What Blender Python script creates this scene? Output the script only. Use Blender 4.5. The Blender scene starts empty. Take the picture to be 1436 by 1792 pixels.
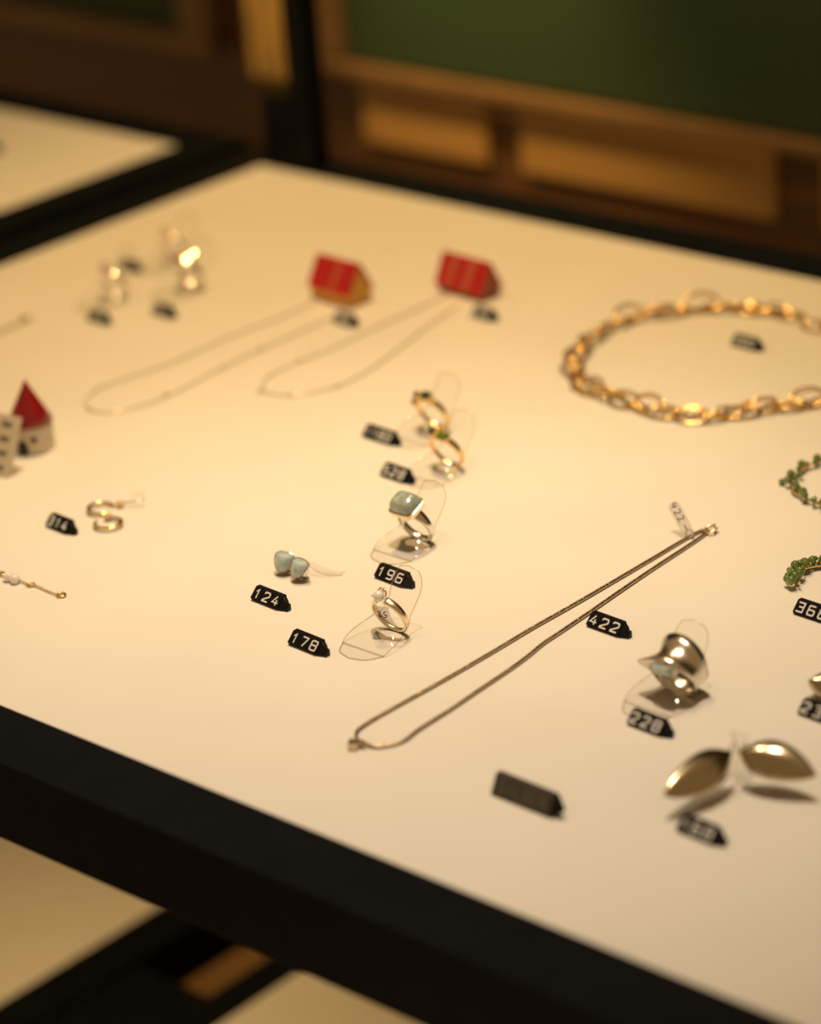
import bpy, bmesh, math, random
from mathutils import Vector, Matrix
random.seed(4)
SC = bpy.context.scene
COL = SC.collection
MM = 0.001
TZ = 0.86                                   # height of the white table top above the floor
PI = math.pi

# ------------------------------------------------------------------ camera
# axes of the camera in world space (85 mm lens, looking down 24 degrees across the table corner)
AX = (0.74595954, 0.22280065, -0.6276179)   # world X seen in camera space (right, down, forward)
AY = (0.66214764, -0.34921287, 0.66303158)
AZ = (-0.07144838, -0.91017045, -0.4080256)
CAM = Vector((0.80006069, -0.81563404, 0.55652503 + TZ))
FPX = 5086.0
cd = bpy.data.cameras.new('camera')
cam = bpy.data.objects.new('camera', cd)
COL.objects.link(cam)
rot = Matrix(((AX[0], -AX[1], -AX[2]), (AY[0], -AY[1], -AY[2]), (AZ[0], -AZ[1], -AZ[2])))
cam.matrix_world = Matrix.Translation(CAM) @ rot.to_4x4()
cd.sensor_fit = 'HORIZONTAL'
cd.sensor_width = 24.0
cd.lens = FPX * 24.0 / 1436.0
cd.clip_start = 0.05
cd.dof.use_dof = True
cd.dof.focus_distance = 1.262
cd.dof.aperture_fstop = 3.4
cd.dof.aperture_blades = 0
SC.camera = cam

# ------------------------------------------------------------------ world, lamps, exposure
W = bpy.data.worlds.new('shop_interior')
SC.world = W
W.use_nodes = True
W.node_tree.nodes['Background'].inputs[0].default_value = (1.0, 0.60, 0.26, 1)
W.node_tree.nodes['Background'].inputs[1].default_value = 0.28
SC.view_settings.view_transform = 'Standard'
SC.view_settings.look = 'None'
SC.view_settings.exposure = 0.0
SC.view_settings.gamma = 1.0
SC.view_settings.use_curve_mapping = False
try:
    SC.cycles.use_denoising = True
    SC.cycles.max_bounces = 10
    SC.cycles.transparent_max_bounces = 24
    SC.cycles.caustics_reflective = False
    SC.cycles.caustics_refractive = False
    SC.cycles.sample_clamp_indirect = 6.0
except Exception:
    pass


def spot(name, loc, target, power, color, angle, blend, size):
    d = bpy.data.lights.new(name, 'SPOT')
    d.energy = power
    d.color = color
    d.spot_size = math.radians(angle)
    d.spot_blend = blend
    d.shadow_soft_size = size
    o = bpy.data.objects.new(name, d)
    COL.objects.link(o)
    o.location = loc
    o.rotation_euler = (Vector(target) - Vector(loc)).to_track_quat('-Z', 'Y').to_euler()
    return o


WARM, AMBER = (1.0, 0.79, 0.54), (1.0, 0.63, 0.24)
spot('ceiling_spotlight', (0.10, 0.06, TZ + 1.25), (0.06, -0.07, TZ), 38, WARM, 41, 1.0, 0.03)
spot('ceiling_spotlight', (-0.20, 0.10, TZ + 1.25), (-0.08, 0.03, TZ), 14, WARM, 44, 1.0, 0.03)
spot('ceiling_spotlight', (-0.34, 0.40, TZ + 1.25), (-0.32, 0.36, TZ), 52, AMBER, 58, 1.0, 0.03)
spot('added_wall_light', (-0.57, 0.55, TZ + 0.35), (-0.585, 0.75, TZ - 0.08), 9.5, AMBER, 66, 1.0, 0.02)  # added unseen light, brightens the wall slabs and curtain
spot('added_low_fill', (-0.36, 0.10, TZ - 0.05), (-0.38, 0.12, TZ - 0.42), 2.6, AMBER, 130, 1.0, 0.02)  # added fill under the table top to brighten the lower tables


# ------------------------------------------------------------------ placement
def at(px, py, z=0.0):
    """The point of the photograph's pixel on the horizontal plane z metres above the table top."""
    r = Vector(((px - 718) / FPX, (py - 896) / FPX, 1.0))
    w = Vector((Vector(AX).dot(r), Vector(AY).dot(r), Vector(AZ).dot(r)))
    k = (z + TZ - CAM.z) / w.z
    return CAM + w * k


# ------------------------------------------------------------------ materials
def principled(name, color, rough=0.5, metal=0.0, **kw):
    m = bpy.data.materials.new(name)
    m.use_nodes = True
    b = m.node_tree.nodes['Principled BSDF']
    b.inputs['Base Color'].default_value = (*color, 1)
    b.inputs['Roughness'].default_value = rough
    b.inputs['Metallic'].default_value = metal
    for k, v in kw.items():
        b.inputs[k.replace('_', ' ')].default_value = v
    return m


def noisy(m, amount, scale, detail=4.0, bump=0.0, stretch=(1, 1, 1), rough=None):
    """Grain and wear: noise in object space mixed into colour, roughness and relief."""
    nt = m.node_tree
    b = nt.nodes['Principled BSDF']
    tc = nt.nodes.new('ShaderNodeTexCoord')
    mp = nt.nodes.new('ShaderNodeMapping')
    mp.inputs['Scale'].default_value = stretch
    n = nt.nodes.new('ShaderNodeTexNoise')
    n.inputs['Scale'].default_value = scale
    n.inputs['Detail'].default_value = detail
    nt.links.new(tc.outputs['Object'], mp.inputs[0])
    nt.links.new(mp.outputs[0], n.inputs['Vector'])
    c = b.inputs['Base Color'].default_value
    r = nt.nodes.new('ShaderNodeValToRGB')
    r.color_ramp.elements[0].position = 0.3
    r.color_ramp.elements[1].position = 0.7
    r.color_ramp.elements[0].color = (*[x * (1 - amount) for x in c[:3]], 1)
    r.color_ramp.elements[1].color = (*[min(1, x * (1 + amount)) for x in c[:3]], 1)
    nt.links.new(n.outputs['Fac'], r.inputs[0])
    nt.links.new(r.outputs[0], b.inputs['Base Color'])
    if bump:
        bp = nt.nodes.new('ShaderNodeBump')
        bp.inputs['Strength'].default_value = bump
        bp.inputs['Distance'].default_value = 0.0005
        nt.links.new(n.outputs['Fac'], bp.inputs['Height'])
        nt.links.new(bp.outputs[0], b.inputs['Normal'])
    if rough:
        mr = nt.nodes.new('ShaderNodeMapRange')
        mr.inputs[3].default_value, mr.inputs[4].default_value = rough
        nt.links.new(n.outputs['Fac'], mr.inputs[0])
        nt.links.new(mr.outputs[0], b.inputs['Roughness'])
    return m


def clear_plastic(name, tint, gloss, base=0.04):
    """Thin clear film: see-through, with a mirror-like sheen that grows at grazing angles."""
    m = bpy.data.materials.new(name)
    m.use_nodes = True
    nt = m.node_tree
    nt.nodes.remove(nt.nodes['Principled BSDF'])
    out = nt.nodes['Material Output']
    tr = nt.nodes.new('ShaderNodeBsdfTransparent')
    tr.inputs[0].default_value = (*tint, 1)
    gl = nt.nodes.new('ShaderNodeBsdfGlossy')
    gl.inputs['Roughness'].default_value = 0.06
    fr = nt.nodes.new('ShaderNodeLayerWeight')
    fr.inputs[0].default_value = 0.5
    pw = nt.nodes.new('ShaderNodeMath')
    pw.operation = 'POWER'
    pw.inputs[1].default_value = 4.0
    nt.links.new(fr.outputs[1], pw.inputs[0])
    mu = nt.nodes.new('ShaderNodeMath')
    mu.operation = 'MULTIPLY_ADD'
    mu.inputs[1].default_value = gloss
    mu.inputs[2].default_value = base
    mx = nt.nodes.new('ShaderNodeMixShader')
    nt.links.new(pw.outputs[0], mu.inputs[0])
    nt.links.new(mu.outputs[0], mx.inputs[0])
    nt.links.new(tr.outputs[0], mx.inputs[1])
    nt.links.new(gl.outputs[0], mx.inputs[2])
    nt.links.new(mx.outputs[0], out.inputs[0])
    return m


MAT = dict(
    white=noisy(principled('white_board', (0.80, 0.78, 0.74), 0.55), 0.02, 14.0, 3.0),
    black=noisy(principled('black_powder_coat', (0.0055, 0.0065, 0.0085), 0.45, 0.0, Specular_IOR_Level=0.08), 0.15, 60.0, 4.0, 0.05),
    tag=noisy(principled('black_tag_plastic', (0.006, 0.006, 0.008), 0.35, 0.0, Specular_IOR_Level=0.2), 0.2, 900.0, 2.0),
    plaque=principled('dull_black_plastic', (0.048, 0.040, 0.032), 0.5),
    digit=principled('white_print', (0.78, 0.80, 0.80), 0.5),
    faint=principled('faint_grey_print', (0.115, 0.10, 0.085), 0.5),
    ink=principled('black_ink', (0.012, 0.01, 0.02), 0.6),
    paper=noisy(principled('white_label_paper', (0.82, 0.80, 0.78), 0.6), 0.03, 600.0),
    silver=principled('polished_silver', (0.86, 0.82, 0.76), 0.13, 1.0),
    satin=noisy(principled('satin_silver', (0.74, 0.68, 0.60), 0.22, 1.0), 0.06, 500.0, 4.0, 0.0, (1, 1, 1), (0.16, 0.32)),
    gold=principled('yellow_gold', (0.95, 0.66, 0.26), 0.16, 1.0),
    palegold=principled('pale_gold', (0.93, 0.78, 0.54), 0.22, 1.0),
    chain=noisy(principled('champagne_chain', (0.66, 0.52, 0.36), 0.26, 1.0), 0.25, 1600.0, 2.0, 0.6),
    rose=principled('pinkish_silicone', (0.80, 0.55, 0.36), 0.4),
    pearl=principled('pearl', (0.88, 0.85, 0.80), 0.18, 0.0, Coat_Weight=0.7, Coat_Roughness=0.06),
    pink=principled('pink_pearl', (0.72, 0.56, 0.58), 0.15, 0.0, Coat_Weight=0.8),
    aqua=noisy(principled('milky_aquamarine', (0.60, 0.80, 0.74), 0.08, 0.0, Transmission_Weight=0.5, IOR=1.57, Coat_Weight=0.6, Coat_Roughness=0.03), 0.35, 220.0, 5.0),
    paleaqua=noisy(principled('pale_aquamarine', (0.64, 0.84, 0.88), 0.07, 0.0, Transmission_Weight=0.3, IOR=1.57, Coat_Weight=0.6, Coat_Roughness=0.03), 0.25, 260.0, 5.0),
    darkgreen=principled('dark_green_stone', (0.012, 0.05, 0.012), 0.08, 0.0, Transmission_Weight=0.2, Coat_Weight=0.6),
    limegreen=principled('olive_green_stone', (0.16, 0.28, 0.012), 0.08, 0.0, Transmission_Weight=0.4, Coat_Weight=0.6),
    greenbead=noisy(principled('green_bead', (0.17, 0.26, 0.065), 0.12, 0.0, Transmission_Weight=0.35, Coat_Weight=0.5), 0.5, 200.0),
    redstone=principled('red_stone', (0.38, 0.01, 0.006), 0.1, 0.0, Coat_Weight=0.6),
    crystal=principled('clear_crystal', (0.92, 0.90, 0.88), 0.03, 0.0, Transmission_Weight=0.85, IOR=1.55),
    red=noisy(principled('red_enamel', (0.50, 0.008, 0.010), 0.22, 0.0, Coat_Weight=0.5), 0.15, 90.0),
    redb=principled('lighter_red_stripe_and_glint', (0.52, 0.10, 0.055), 0.25, 0.0, Coat_Weight=0.5),
    ochre=noisy(principled('ochre_enamel', (0.66, 0.34, 0.03), 0.35), 0.12, 90.0),
    brick=noisy(principled('brick_red_enamel', (0.28, 0.055, 0.02), 0.35), 0.12, 90.0),
    cream=noisy(principled('cream_ceramic', (0.62, 0.54, 0.42), 0.4), 0.05, 120.0),
    dark=principled('dark_opening', (0.012, 0.011, 0.014), 0.6),
    grey=principled('grey_print', (0.18, 0.16, 0.13), 0.6),
    film=clear_plastic('clear_film', (0.985, 0.98, 0.97), 0.18),
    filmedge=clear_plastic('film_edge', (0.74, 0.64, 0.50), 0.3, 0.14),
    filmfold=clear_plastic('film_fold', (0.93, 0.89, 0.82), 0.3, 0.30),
    leaf=noisy(principled('burnished_silver', (0.50, 0.43, 0.30), 0.16, 1.0), 0.06, 500.0),
    darkred=principled('deep_red_enamel', (0.26, 0.004, 0.008), 0.3, 0.0, Coat_Weight=0.4),
    green=noisy(principled('dark_green_paint', (0.026, 0.052, 0.020), 0.6), 0.05, 8.0),
    wood=noisy(principled('brown_varnished_wood', (0.13, 0.062, 0.020), 0.35), 0.25, 9.0, 5.0, 0.05, (1, 6, 18)),
    litwood=noisy(principled('wood_with_amber_reflection', (0.50, 0.29, 0.085), 0.35), 0.14, 9.0, 5.0, 0.05, (1, 6, 18)),  # lighter version of the wood, amber reflection put into its colour
    trim=noisy(principled('tan_moulding', (0.20, 0.115, 0.045), 0.4), 0.12, 20.0),
    curtain=noisy(principled('golden_fabric', (0.42, 0.26, 0.065), 0.5, 0.0, Sheen_Weight=0.3), 0.15, 60.0),
    floor=noisy(principled('brown_carpet', (0.30, 0.17, 0.06), 0.9), 0.2, 200.0, 4.0, 0.4),
)

_nt = MAT['paper'].node_tree                                        # paper lets light through
_tl = _nt.nodes.new('ShaderNodeBsdfTranslucent')
_tl.inputs[0].default_value = (0.9, 0.87, 0.82, 1)
_mx = _nt.nodes.new('ShaderNodeMixShader')
_mx.inputs[0].default_value = 0.5
_nt.links.new(_nt.nodes['Principled BSDF'].outputs[0], _mx.inputs[1])
_nt.links.new(_tl.outputs[0], _mx.inputs[2])
_nt.links.new(_mx.outputs[0], _nt.nodes['Material Output'].inputs[0])
MAT['frosted'] = MAT['paper'].copy()                                # half-clear label film
MAT['frosted'].name = 'frosted_label_film'
_nt = MAT['frosted'].node_tree
_tr = _nt.nodes.new('ShaderNodeBsdfTransparent')
_m2 = _nt.nodes.new('ShaderNodeMixShader')
_m2.inputs[0].default_value = 0.62
_nt.links.new(_nt.nodes['Material Output'].inputs[0].links[0].from_socket, _m2.inputs[1])
_nt.links.new(_tr.outputs[0], _m2.inputs[2])
_nt.links.new(_m2.outputs[0], _nt.nodes['Material Output'].inputs[0])


# ------------------------------------------------------------------ mesh builder (millimetres)
class MB:
    def __init__(s):
        s.v, s.f, s.sm = [], [], []

    def add(s, vs, fs, smooth=False, M=None):
        o = len(s.v)
        for p in vs:
            p = Vector(p)
            s.v.append(M @ p if M else p)
        for f in fs:
            s.f.append([i + o for i in f])
            s.sm.append(smooth)
        return s

    def box(s, a, b, M=None):
        x0, y0, z0 = a
        x1, y1, z1 = b
        return s.add([(x0, y0, z0), (x1, y0, z0), (x1, y1, z0), (x0, y1, z0), (x0, y0, z1), (x1, y0, z1), (x1, y1, z1), (x0, y1, z1)],
                     [(0, 3, 2, 1), (4, 5, 6, 7), (0, 1, 5, 4), (1, 2, 6, 5), (2, 3, 7, 6), (3, 0, 4, 7)], False, M)

    def loft(s, loops, smooth=False, cap=True, closed=False, M=None, wrap=True):
        n = len(loops[0])
        vs = [p for l in loops for p in l]
        fs = []
        k = len(loops)
        for i in range(k if closed else k - 1):
            j = (i + 1) % k
            for a in range(n if wrap else n - 1):
                b = (a + 1) % n
                fs.append((i * n + a, i * n + b, j * n + b, j * n + a))
        s.add(vs, fs, smooth, M)
        if cap and not closed and wrap:
            s.add(loops[0], [tuple(range(n))[::-1]], False, M)
            s.add(loops[-1], [tuple(range(n))], False, M)
        return s

    def tube(s, path, r, n=8, closed=False, smooth=True, M=None, flat=1.0):
        P = [Vector(p) for p in path]
        loops = []
        up = Vector((0, 0, 1))
        k = len(P)
        for i, p in enumerate(P):
            a = P[(i - 1) % k] if (closed or i > 0) else p
            b = P[(i + 1) % k] if (closed or i < k - 1) else p
            t = (b - a).normalized()
            side = t.cross(up)
            if side.length < 1e-4:
                side = t.cross(Vector((0, 1, 0)))
            side.normalize()
            nn = side.cross(t).normalized()
            rr = r(i / max(1, k - 1)) if callable(r) else r
            loops.append([p + side * math.cos(2 * PI * q / n) * rr + nn * math.sin(2 * PI * q / n) * rr * flat for q in range(n)])
        return s.loft(loops, smooth, True, closed, M)

    def sphere(s, c, r, n=16, m=10, M=None, sc=(1, 1, 1)):
        c = Vector(c)
        loops = []
        for i in range(1, m):
            th = PI * i / m
            loops.append([c + Vector((r * sc[0] * math.sin(th) * math.cos(2 * PI * q / n), r * sc[1] * math.sin(th) * math.sin(2 * PI * q / n), -r * sc[2] * math.cos(th))) for q in range(n)])
        s.loft(loops, True, False, False, M)
        lo, hi = c - Vector((0, 0, r * sc[2])), c + Vector((0, 0, r * sc[2]))
        s.add(loops[0] + [lo], [((q + 1) % n, q, n) for q in range(n)], True, M)
        s.add(loops[-1] + [hi], [(q, (q + 1) % n, n) for q in range(n)], True, M)
        return s

    def lathe(s, prof, n=32, smooth=True, M=None, cap=True):
        loops = [[Vector((r * math.cos(2 * PI * q / n), r * math.sin(2 * PI * q / n), z)) for q in range(n)] for r, z in prof]
        return s.loft(loops, smooth, cap, False, M)

    def band(s, R, prof, n=64, a0=0.0, a1=2 * PI, M=None, closed=True):
        """A ring in the XZ plane about the Y axis, centre at the origin; prof(angle) -> list of (y, dr), angle 0 = top, + towards +X."""
        loops = []
        k = n if closed else n + 1
        for i in range(k):
            a = a0 + (a1 - a0) * i / n
            loops.append([Vector(((R + dr) * math.sin(a), y, (R + dr) * math.cos(a))) for y, dr in prof(a)])
        return s.loft(loops, True, not closed, closed, M)

    def strokes(s, lines, w, h, sw, depth, F):
        """Flat lettering: polylines in a unit box scaled to w x h, stroke width sw, on the frame F (x right, y up, z out)."""
        for L in lines:
            P = [Vector((x * w, y * h)) for x, y in L]
            k = len(P)
            cl = (P[0] - P[-1]).length < 1e-6 and k > 3
            if cl:
                P = P[:-1]
                k -= 1
            A, B = [], []
            for i in range(k):
                d0 = (P[i] - P[i - 1]).normalized() if (i > 0 or cl) else None
                d1 = (P[(i + 1) % k] - P[i]).normalized() if (i < k - 1 or cl) else None
                if d0 is None: d0 = d1
                if d1 is None: d1 = d0
                n0, n1 = Vector((-d0.y, d0.x)), Vector((-d1.y, d1.x))
                nn = n0 + n1
                nn = n0 if nn.length < 1e-3 else nn.normalized()
                sc = min(1.6, 1 / max(0.3, nn.dot(n0)))
                A.append(P[i] + nn * sw / 2 * sc)
                B.append(P[i] - nn * sw / 2 * sc)
            loops = []
            for i in range(k):
                loops.append([F @ Vector((A[i].x, A[i].y, 0)), F @ Vector((A[i].x, A[i].y, depth)), F @ Vector((B[i].x, B[i].y, depth)), F @ Vector((B[i].x, B[i].y, 0))])
            s.loft(loops, False, True, cl)
        return s

    def mesh(s, name, mat, scale=MM, bevel=0.0):
        me = bpy.data.meshes.new(name)
        me.from_pydata([tuple(p * scale) for p in s.v], [], s.f)
        me.polygons.foreach_set('use_smooth', s.sm)
        bm = bmesh.new()
        bm.from_mesh(me)
        bmesh.ops.remove_doubles(bm, verts=bm.verts, dist=1e-7)
        if bevel:
            ed = [e for e in bm.edges if len(e.link_faces) == 2 and e.calc_face_angle(0) > 0.5]
            bmesh.ops.bevel(bm, geom=ed, offset=bevel * scale, segments=2, profile=0.5, affect='EDGES')
        bmesh.ops.recalc_face_normals(bm, faces=bm.faces)
        bm.to_mesh(me)
        bm.free()
        me.materials.append(MAT[mat])
        return me

    def build(s, name, mat, parent=None, scale=MM, bevel=0.0):
        o = bpy.data.objects.new(name, s.mesh(name, mat, scale, bevel))
        COL.objects.link(o)
        if parent:
            o.parent = parent
        return o


def thing(name, label, cat, loc, rz=0.0, group=None):
    o = bpy.data.objects.new(name, None)
    o.empty_display_size = 0.01
    COL.objects.link(o)
    o.location = loc
    o.rotation_euler = (0, 0, math.radians(rz))
    o['label'] = label
    o['category'] = cat
    if group:
        o['group'] = group
    return o


def share(obj, name, parent, M=None):
    o = bpy.data.objects.new(name, obj.data)
    COL.objects.link(o)
    o.parent = parent
    if M is not None:
        o.matrix_local = M
    return o


def spline(pts, n=8, closed=False):
    """Catmull-Rom through the points."""
    P = [Vector(p) for p in pts]
    k = len(P)
    out = []
    for i in range(k if closed else k - 1):
        g = lambda j: P[j % k] if closed else P[max(0, min(k - 1, j))]
        a, b, c, d = g(i - 1), g(i), g(i + 1), g(i + 2)
        for q in range(n):
            t = q / n
            out.append(0.5 * ((2 * b) + (c - a) * t + (2 * a - 5 * b + 4 * c - d) * t * t + (3 * b - a - 3 * c + d) * t ** 3))
    if not closed:
        out.append(P[-1])
    return out


def walk(path, step, closed=False):
    """Points every `step` along the path, with tangents."""
    out, acc = [], 0.0
    for a, b in zip(path, path[1:]):
        L = (b - a).length
        if L < 1e-9:
            continue
        t = (b - a) / L
        while acc <= L:
            out.append((a + t * acc, t))
            acc += step
        acc -= L
    return out


def frame(o, x, y):
    """Matrix with origin o, x axis x, y axis y."""
    x = Vector(x).normalized()
    z = x.cross(Vector(y)).normalized()
    y = z.cross(x)
    m = Matrix((x, y, z)).transposed().to_4x4()
    m.translation = Vector(o)
    return m


def local_path(root, pix, z=0.6):
    """Pixel route on the table -> millimetres in the thing's own frame (no rotation)."""
    return [(at(x, y, (zz if zz is not None else z) * MM) - Vector(root.location)) * 1000 for x, y, zz in [(p + (None,))[:3] for p in pix]]


# ------------------------------------------------------------------ setting: floor, walls
def structure(mb, name, mat, parent=None, scale=1.0, bevel=0.0):
    o = mb.build(name, mat, parent, scale, bevel)
    if parent is None:
        o['kind'] = 'structure'
    return o


WY = 0.75                                     # the shop wall behind the tables
structure(MB().box((-2.6, -1.6, -0.05), (1.6, WY + 0.2, 0.0)), 'floor', 'floor')
wall = structure(MB().box((-2.6, WY, 0.0), (1.6, WY + 0.1, TZ + 1.6)), 'wall_back', 'wood')
# green painted panels framed by tan mouldings, set on the wall
for x0, x1 in ((-0.700, 1.4), (-1.9, -0.875)):
    MB().box((x0, WY - 0.012, TZ - 0.028), (x1, WY - 0.0005, TZ + 1.2)).build('green_panel', 'green', wall, 1.0, 0.002)
for a, b in (((-0.728, WY - 0.022, TZ - 0.040), (1.4, WY - 0.0125, TZ - 0.028)), ((-0.735, WY - 0.022, TZ - 0.028), (-0.7005, WY - 0.0005, TZ + 1.2)),
             ((-1.9, WY - 0.022, TZ - 0.046), (-0.84, WY - 0.0125, TZ - 0.028)), ((-0.8745, WY - 0.022, TZ - 0.028), (-0.84, WY - 0.0005, TZ + 1.2))):
    MB().box(a, b).build('moulding', 'trim', wall, 1.0, 0.003)
# amber reflections on the wood modelled as lighter slabs, first gap as post shadow
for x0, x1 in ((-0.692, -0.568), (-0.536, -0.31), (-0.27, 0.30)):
    MB().box((x0, WY - 0.008, TZ - 0.094), (x1, WY - 0.0005, TZ - 0.042)).build('amber_reflection', 'litwood', wall, 1.0, 0.002)
structure(MB().box((-2.6, WY - 0.05, 0.0), (1.6, WY - 0.0005, TZ - 0.16)), 'trim_1', 'trim', None, 1.0, 0.004)


# ------------------------------------------------------------------ display tables
def table(name, label, x0, x1, y0, y1, z, bw=34, bh=37, legs=True, cat='display table'):
    """White board x0..x1, y0..y1 (mm from the table origin) flush inside a black square-tube frame; z = height of the top."""
    t = thing(name, label, cat, (0, 0, z - TZ if False else 0))
    Z = z * 1000
    MB().box((x0, y0, Z - 12), (x1, y1, Z)).build('white_board', 'white', t)
    for a, b in (((x0 - bw, y0 - bw, Z - bh), (x1 + bw, y0 - 0.02, Z + 0.4)), ((x0 - bw, y1 + 0.02, Z - bh), (x1 + bw, y1 + bw, Z + 0.4)),
                 ((x0 - bw, y0, Z - bh), (x0 - 0.02, y1, Z + 0.4)), ((x1 + 0.02, y0, Z - bh), (x1 + bw, y1, Z + 0.4))):
        MB().box(a, b).build('frame_rail', 'black', t, MM, 0.8)
    if legs:
        for lx in (x0 - bw, x1):
            for ly in (y0 - bw, y1):
                MB().box((lx + 2, ly + 2, 0), (lx + bw - 2, ly + bw - 2, Z - bh)).build('leg', 'black', t, MM, 0.8)
    return t


main = table('display_table', 'black framed white table top carrying the priced jewellery', -503.3, 640, -152.2, 446.1, TZ)
# slim square post rising from the far rail of the main table, with a block bracket at its foot
up_ = thing('upright_post', 'slim black square post rising at the far corner of the main table', 'post', (-0.471, 0.4615, TZ))
MB().box((-8, -8.5, 0.4), (8, 8.5, 620)).build('post_tube', 'black', up_, MM, 0.8)
MB().box((-32, -9.5, 0.4), (-8.0, 12.5, 47)).build('post_bracket', 'black', up_, MM, 1.0)
table('display_table', 'black framed white table at the left, beyond the double black rail', -1500, -585, -152.2, 450, TZ)
table('low_display_table', 'lower white table at the bottom left corner under the front rail', -1350, -430, -700, 420, TZ - 0.42)
table('low_display_table', 'lower white table at the bottom edge, right of the dark gap', -304, 620, -700, 420, TZ - 0.42, 26)
jb = MB().box((-395.5, -700, (TZ - 0.42) * 1000 - 30), (-330.5, 170, (TZ - 0.42) * 1000 - 2)).build('joining_bar', 'black', None, MM, 1.0)
jb['label'] = 'black metal bar filling the gap between the two lower tables'
jb['category'] = 'metal bar'

# golden curtain strips hanging behind the post
cu = thing('golden_curtain', 'golden brown hanging curtain with vertical folds left of the black post', 'curtain', (0, 0, 0))
for cx0, cx1 in ((-664, -638), (-634, -613)):
    loops = []
    for zz in (TZ * 1000 - 4, TZ * 1000 + 2, TZ * 1000 + 300, TZ * 1000 + 900):
        fr, bk = [], []
        for q in range(25):
            u = q / 24
            x = cx0 + (cx1 - cx0) * u
            y = 600 + 4.0 * math.cos(u * 2 * PI * 2) * (0.6 if zz < TZ * 1000 else 1)
            fr.append(Vector((x, y - 1, zz)))
            bk.append(Vector((x, y + 1, zz)))
        loops.append(fr + bk[::-1])
    MB().loft(loops, True, True).build('curtain_strip', 'curtain', cu)

# ------------------------------------------------------------------ price tags
GLYPH = {
    '0': [[(.12, 0), (.88, 0), (1, .1), (1, .9), (.88, 1), (.12, 1), (0, .9), (0, .1), (.12, 0)]],
    '1': [[(.12, .72), (.6, 1), (.6, 0)]],
    '2': [[(0, .8), (.14, 1), (.86, 1), (1, .86), (1, .6), (0, .12), (0, 0), (1, 0)]],
    '3': [[(0, 1), (1, 1), (1, 0), (0, 0)], [(.25, .53), (1, .53)]],
    '4': [[(.72, 0), (.72, .62)], [(.62, 1), (0, .28), (1.05, .28)]],
    '5': [[(1, 1), (.05, 1), (.05, .56), (.86, .56), (1, .44), (1, .12), (.86, 0), (0, 0)]],
    '6': [[(.95, 1), (.12, 1), (0, .9), (0, .1), (.12, 0), (.88, 0), (1, .1), (1, .44), (.88, .54), (0, .54)]],
    '7': [[(0, 1), (1, 1), (.4, 0)]],
    '8': [[(.12, 0), (.88, 0), (1, .1), (1, .9), (.88, 1), (.12, 1), (0, .9), (0, .1), (.12, 0)], [(0, .53), (1, .53)]],
    '9': [[(.05, 0), (.88, 0), (1, .1), (1, .9), (.88, 1), (.12, 1), (0, .9), (0, .56), (.12, .46), (1, .46)]],
    'S': [[(1, 1), (0, 1), (0, .53), (1, .53), (1, 0), (0, 0)]], 'I': [[(.5, 0), (.5, 1)]], 'L': [[(0, 1), (0, 0), (1, 0)]],
    'B': [[(0, 0), (.9, 0), (1, .1), (1, .9), (.9, 1), (0, 1), (0, 0)], [(0, .53), (1, .53)]],
    'E': [[(1, 1), (0, 1), (0, 0), (1, 0)], [(0, .53), (.9, .53)]], 'R': [[(0, 0), (0, 1), (1, 1), (1, .5), (0, .5)], [(.45, .5), (1, 0)]],
    # handwriting
    'h4': [[(.25, 1), (0, .45), (.8, .5)], [(.75, .95), (.5, 0)]], 'h2': [[(0, .8), (.3, 1), (.8, .85), (.6, .45), (0, 0), (.45, .08), (1, 0)]],
    'h5': [[(1, 1), (.3, 1), (.15, .6), (.7, .6), (.85, .3), (.6, 0), (0, .05)]], '.': [[(.3, .0), (.55, .0)]], '-': [[(0, .45), (.5, .5), (1, .4)]],
}
TAGS = 'black plastic price tags with white digits'


def price_tag(px, py, digits, pitch, label, rz=-3.5, s=1.0):
    t = thing('price_tag', label, 'price tag', at(px, py, 1.4 * MM), rz, TAGS)
    t.location.z = TZ
    h = 4.2 * s                                                       # rise of the sloping face
    n = len(digits)
    L = n * pitch
    MB().box((-0.3, 0.9 * s, 0.0), (L + 0.6, 6.0 * s, 1.5 * s)).build('holder_rail', 'tag', t, MM, 0.15)
    for i, c in enumerate(digits):
        x0, x1 = i * pitch + 0.05, (i + 1) * pitch - 0.05
        prof = [(0.0, 1.4 * s), (h, 1.4 * s + h), (6.4 * s, 1.4 * s + h), (6.4 * s, 1.5 * s), (1.0 * s, 1.0 * s)]
        cube = MB().loft([[Vector((x0, y, z)) for y, z in prof], [Vector((x1, y, z)) for y, z in prof]]).build('digit_cube', 'tag', t, MM, 0.14)
        hh = h * math.sqrt(2)
        w = pitch * (0.56 if c != '1' else 0.42)
        F = frame(((x0 + x1) / 2 - w / 2 + 0.1, 0.14 * h, 1.4 * s + 0.14 * h), (1, 0, 0), (0, 1, 1))
        F.translation += Vector((0, -0.02, 0.02))
        MB().strokes(GLYPH[c], w, hh * 0.70, 0.66 * s, 0.05, F).build('digit', 'digit', cube)
    lo = []
    for x, k, dz in ((L, 0.92, 0.0), (L + 0.6, 0.88, 0.0), (L + 2.6, 0.62, 0.3), (L + 2.8, 0.5, 0.3), (L + 4.4, 0.46, 0.3)):
        prof = [(3.2 * s - 3.0 * s * k, 0.9 * s), (3.2 * s + 0.9 * s * k, 0.9 * s + 4.6 * s * k), (3.2 * s + 3.0 * s * k, 0.9 * s + 4.6 * s * k), (3.2 * s + 3.0 * s * k, 0.15), (3.2 * s - 2.4 * s * k, 0.15)]
        lo.append([Vector((x, y, z)) for y, z in prof])
    MB().loft(lo).build('end_cap', 'tag', t, MM, 0.12)
    return t


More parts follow.
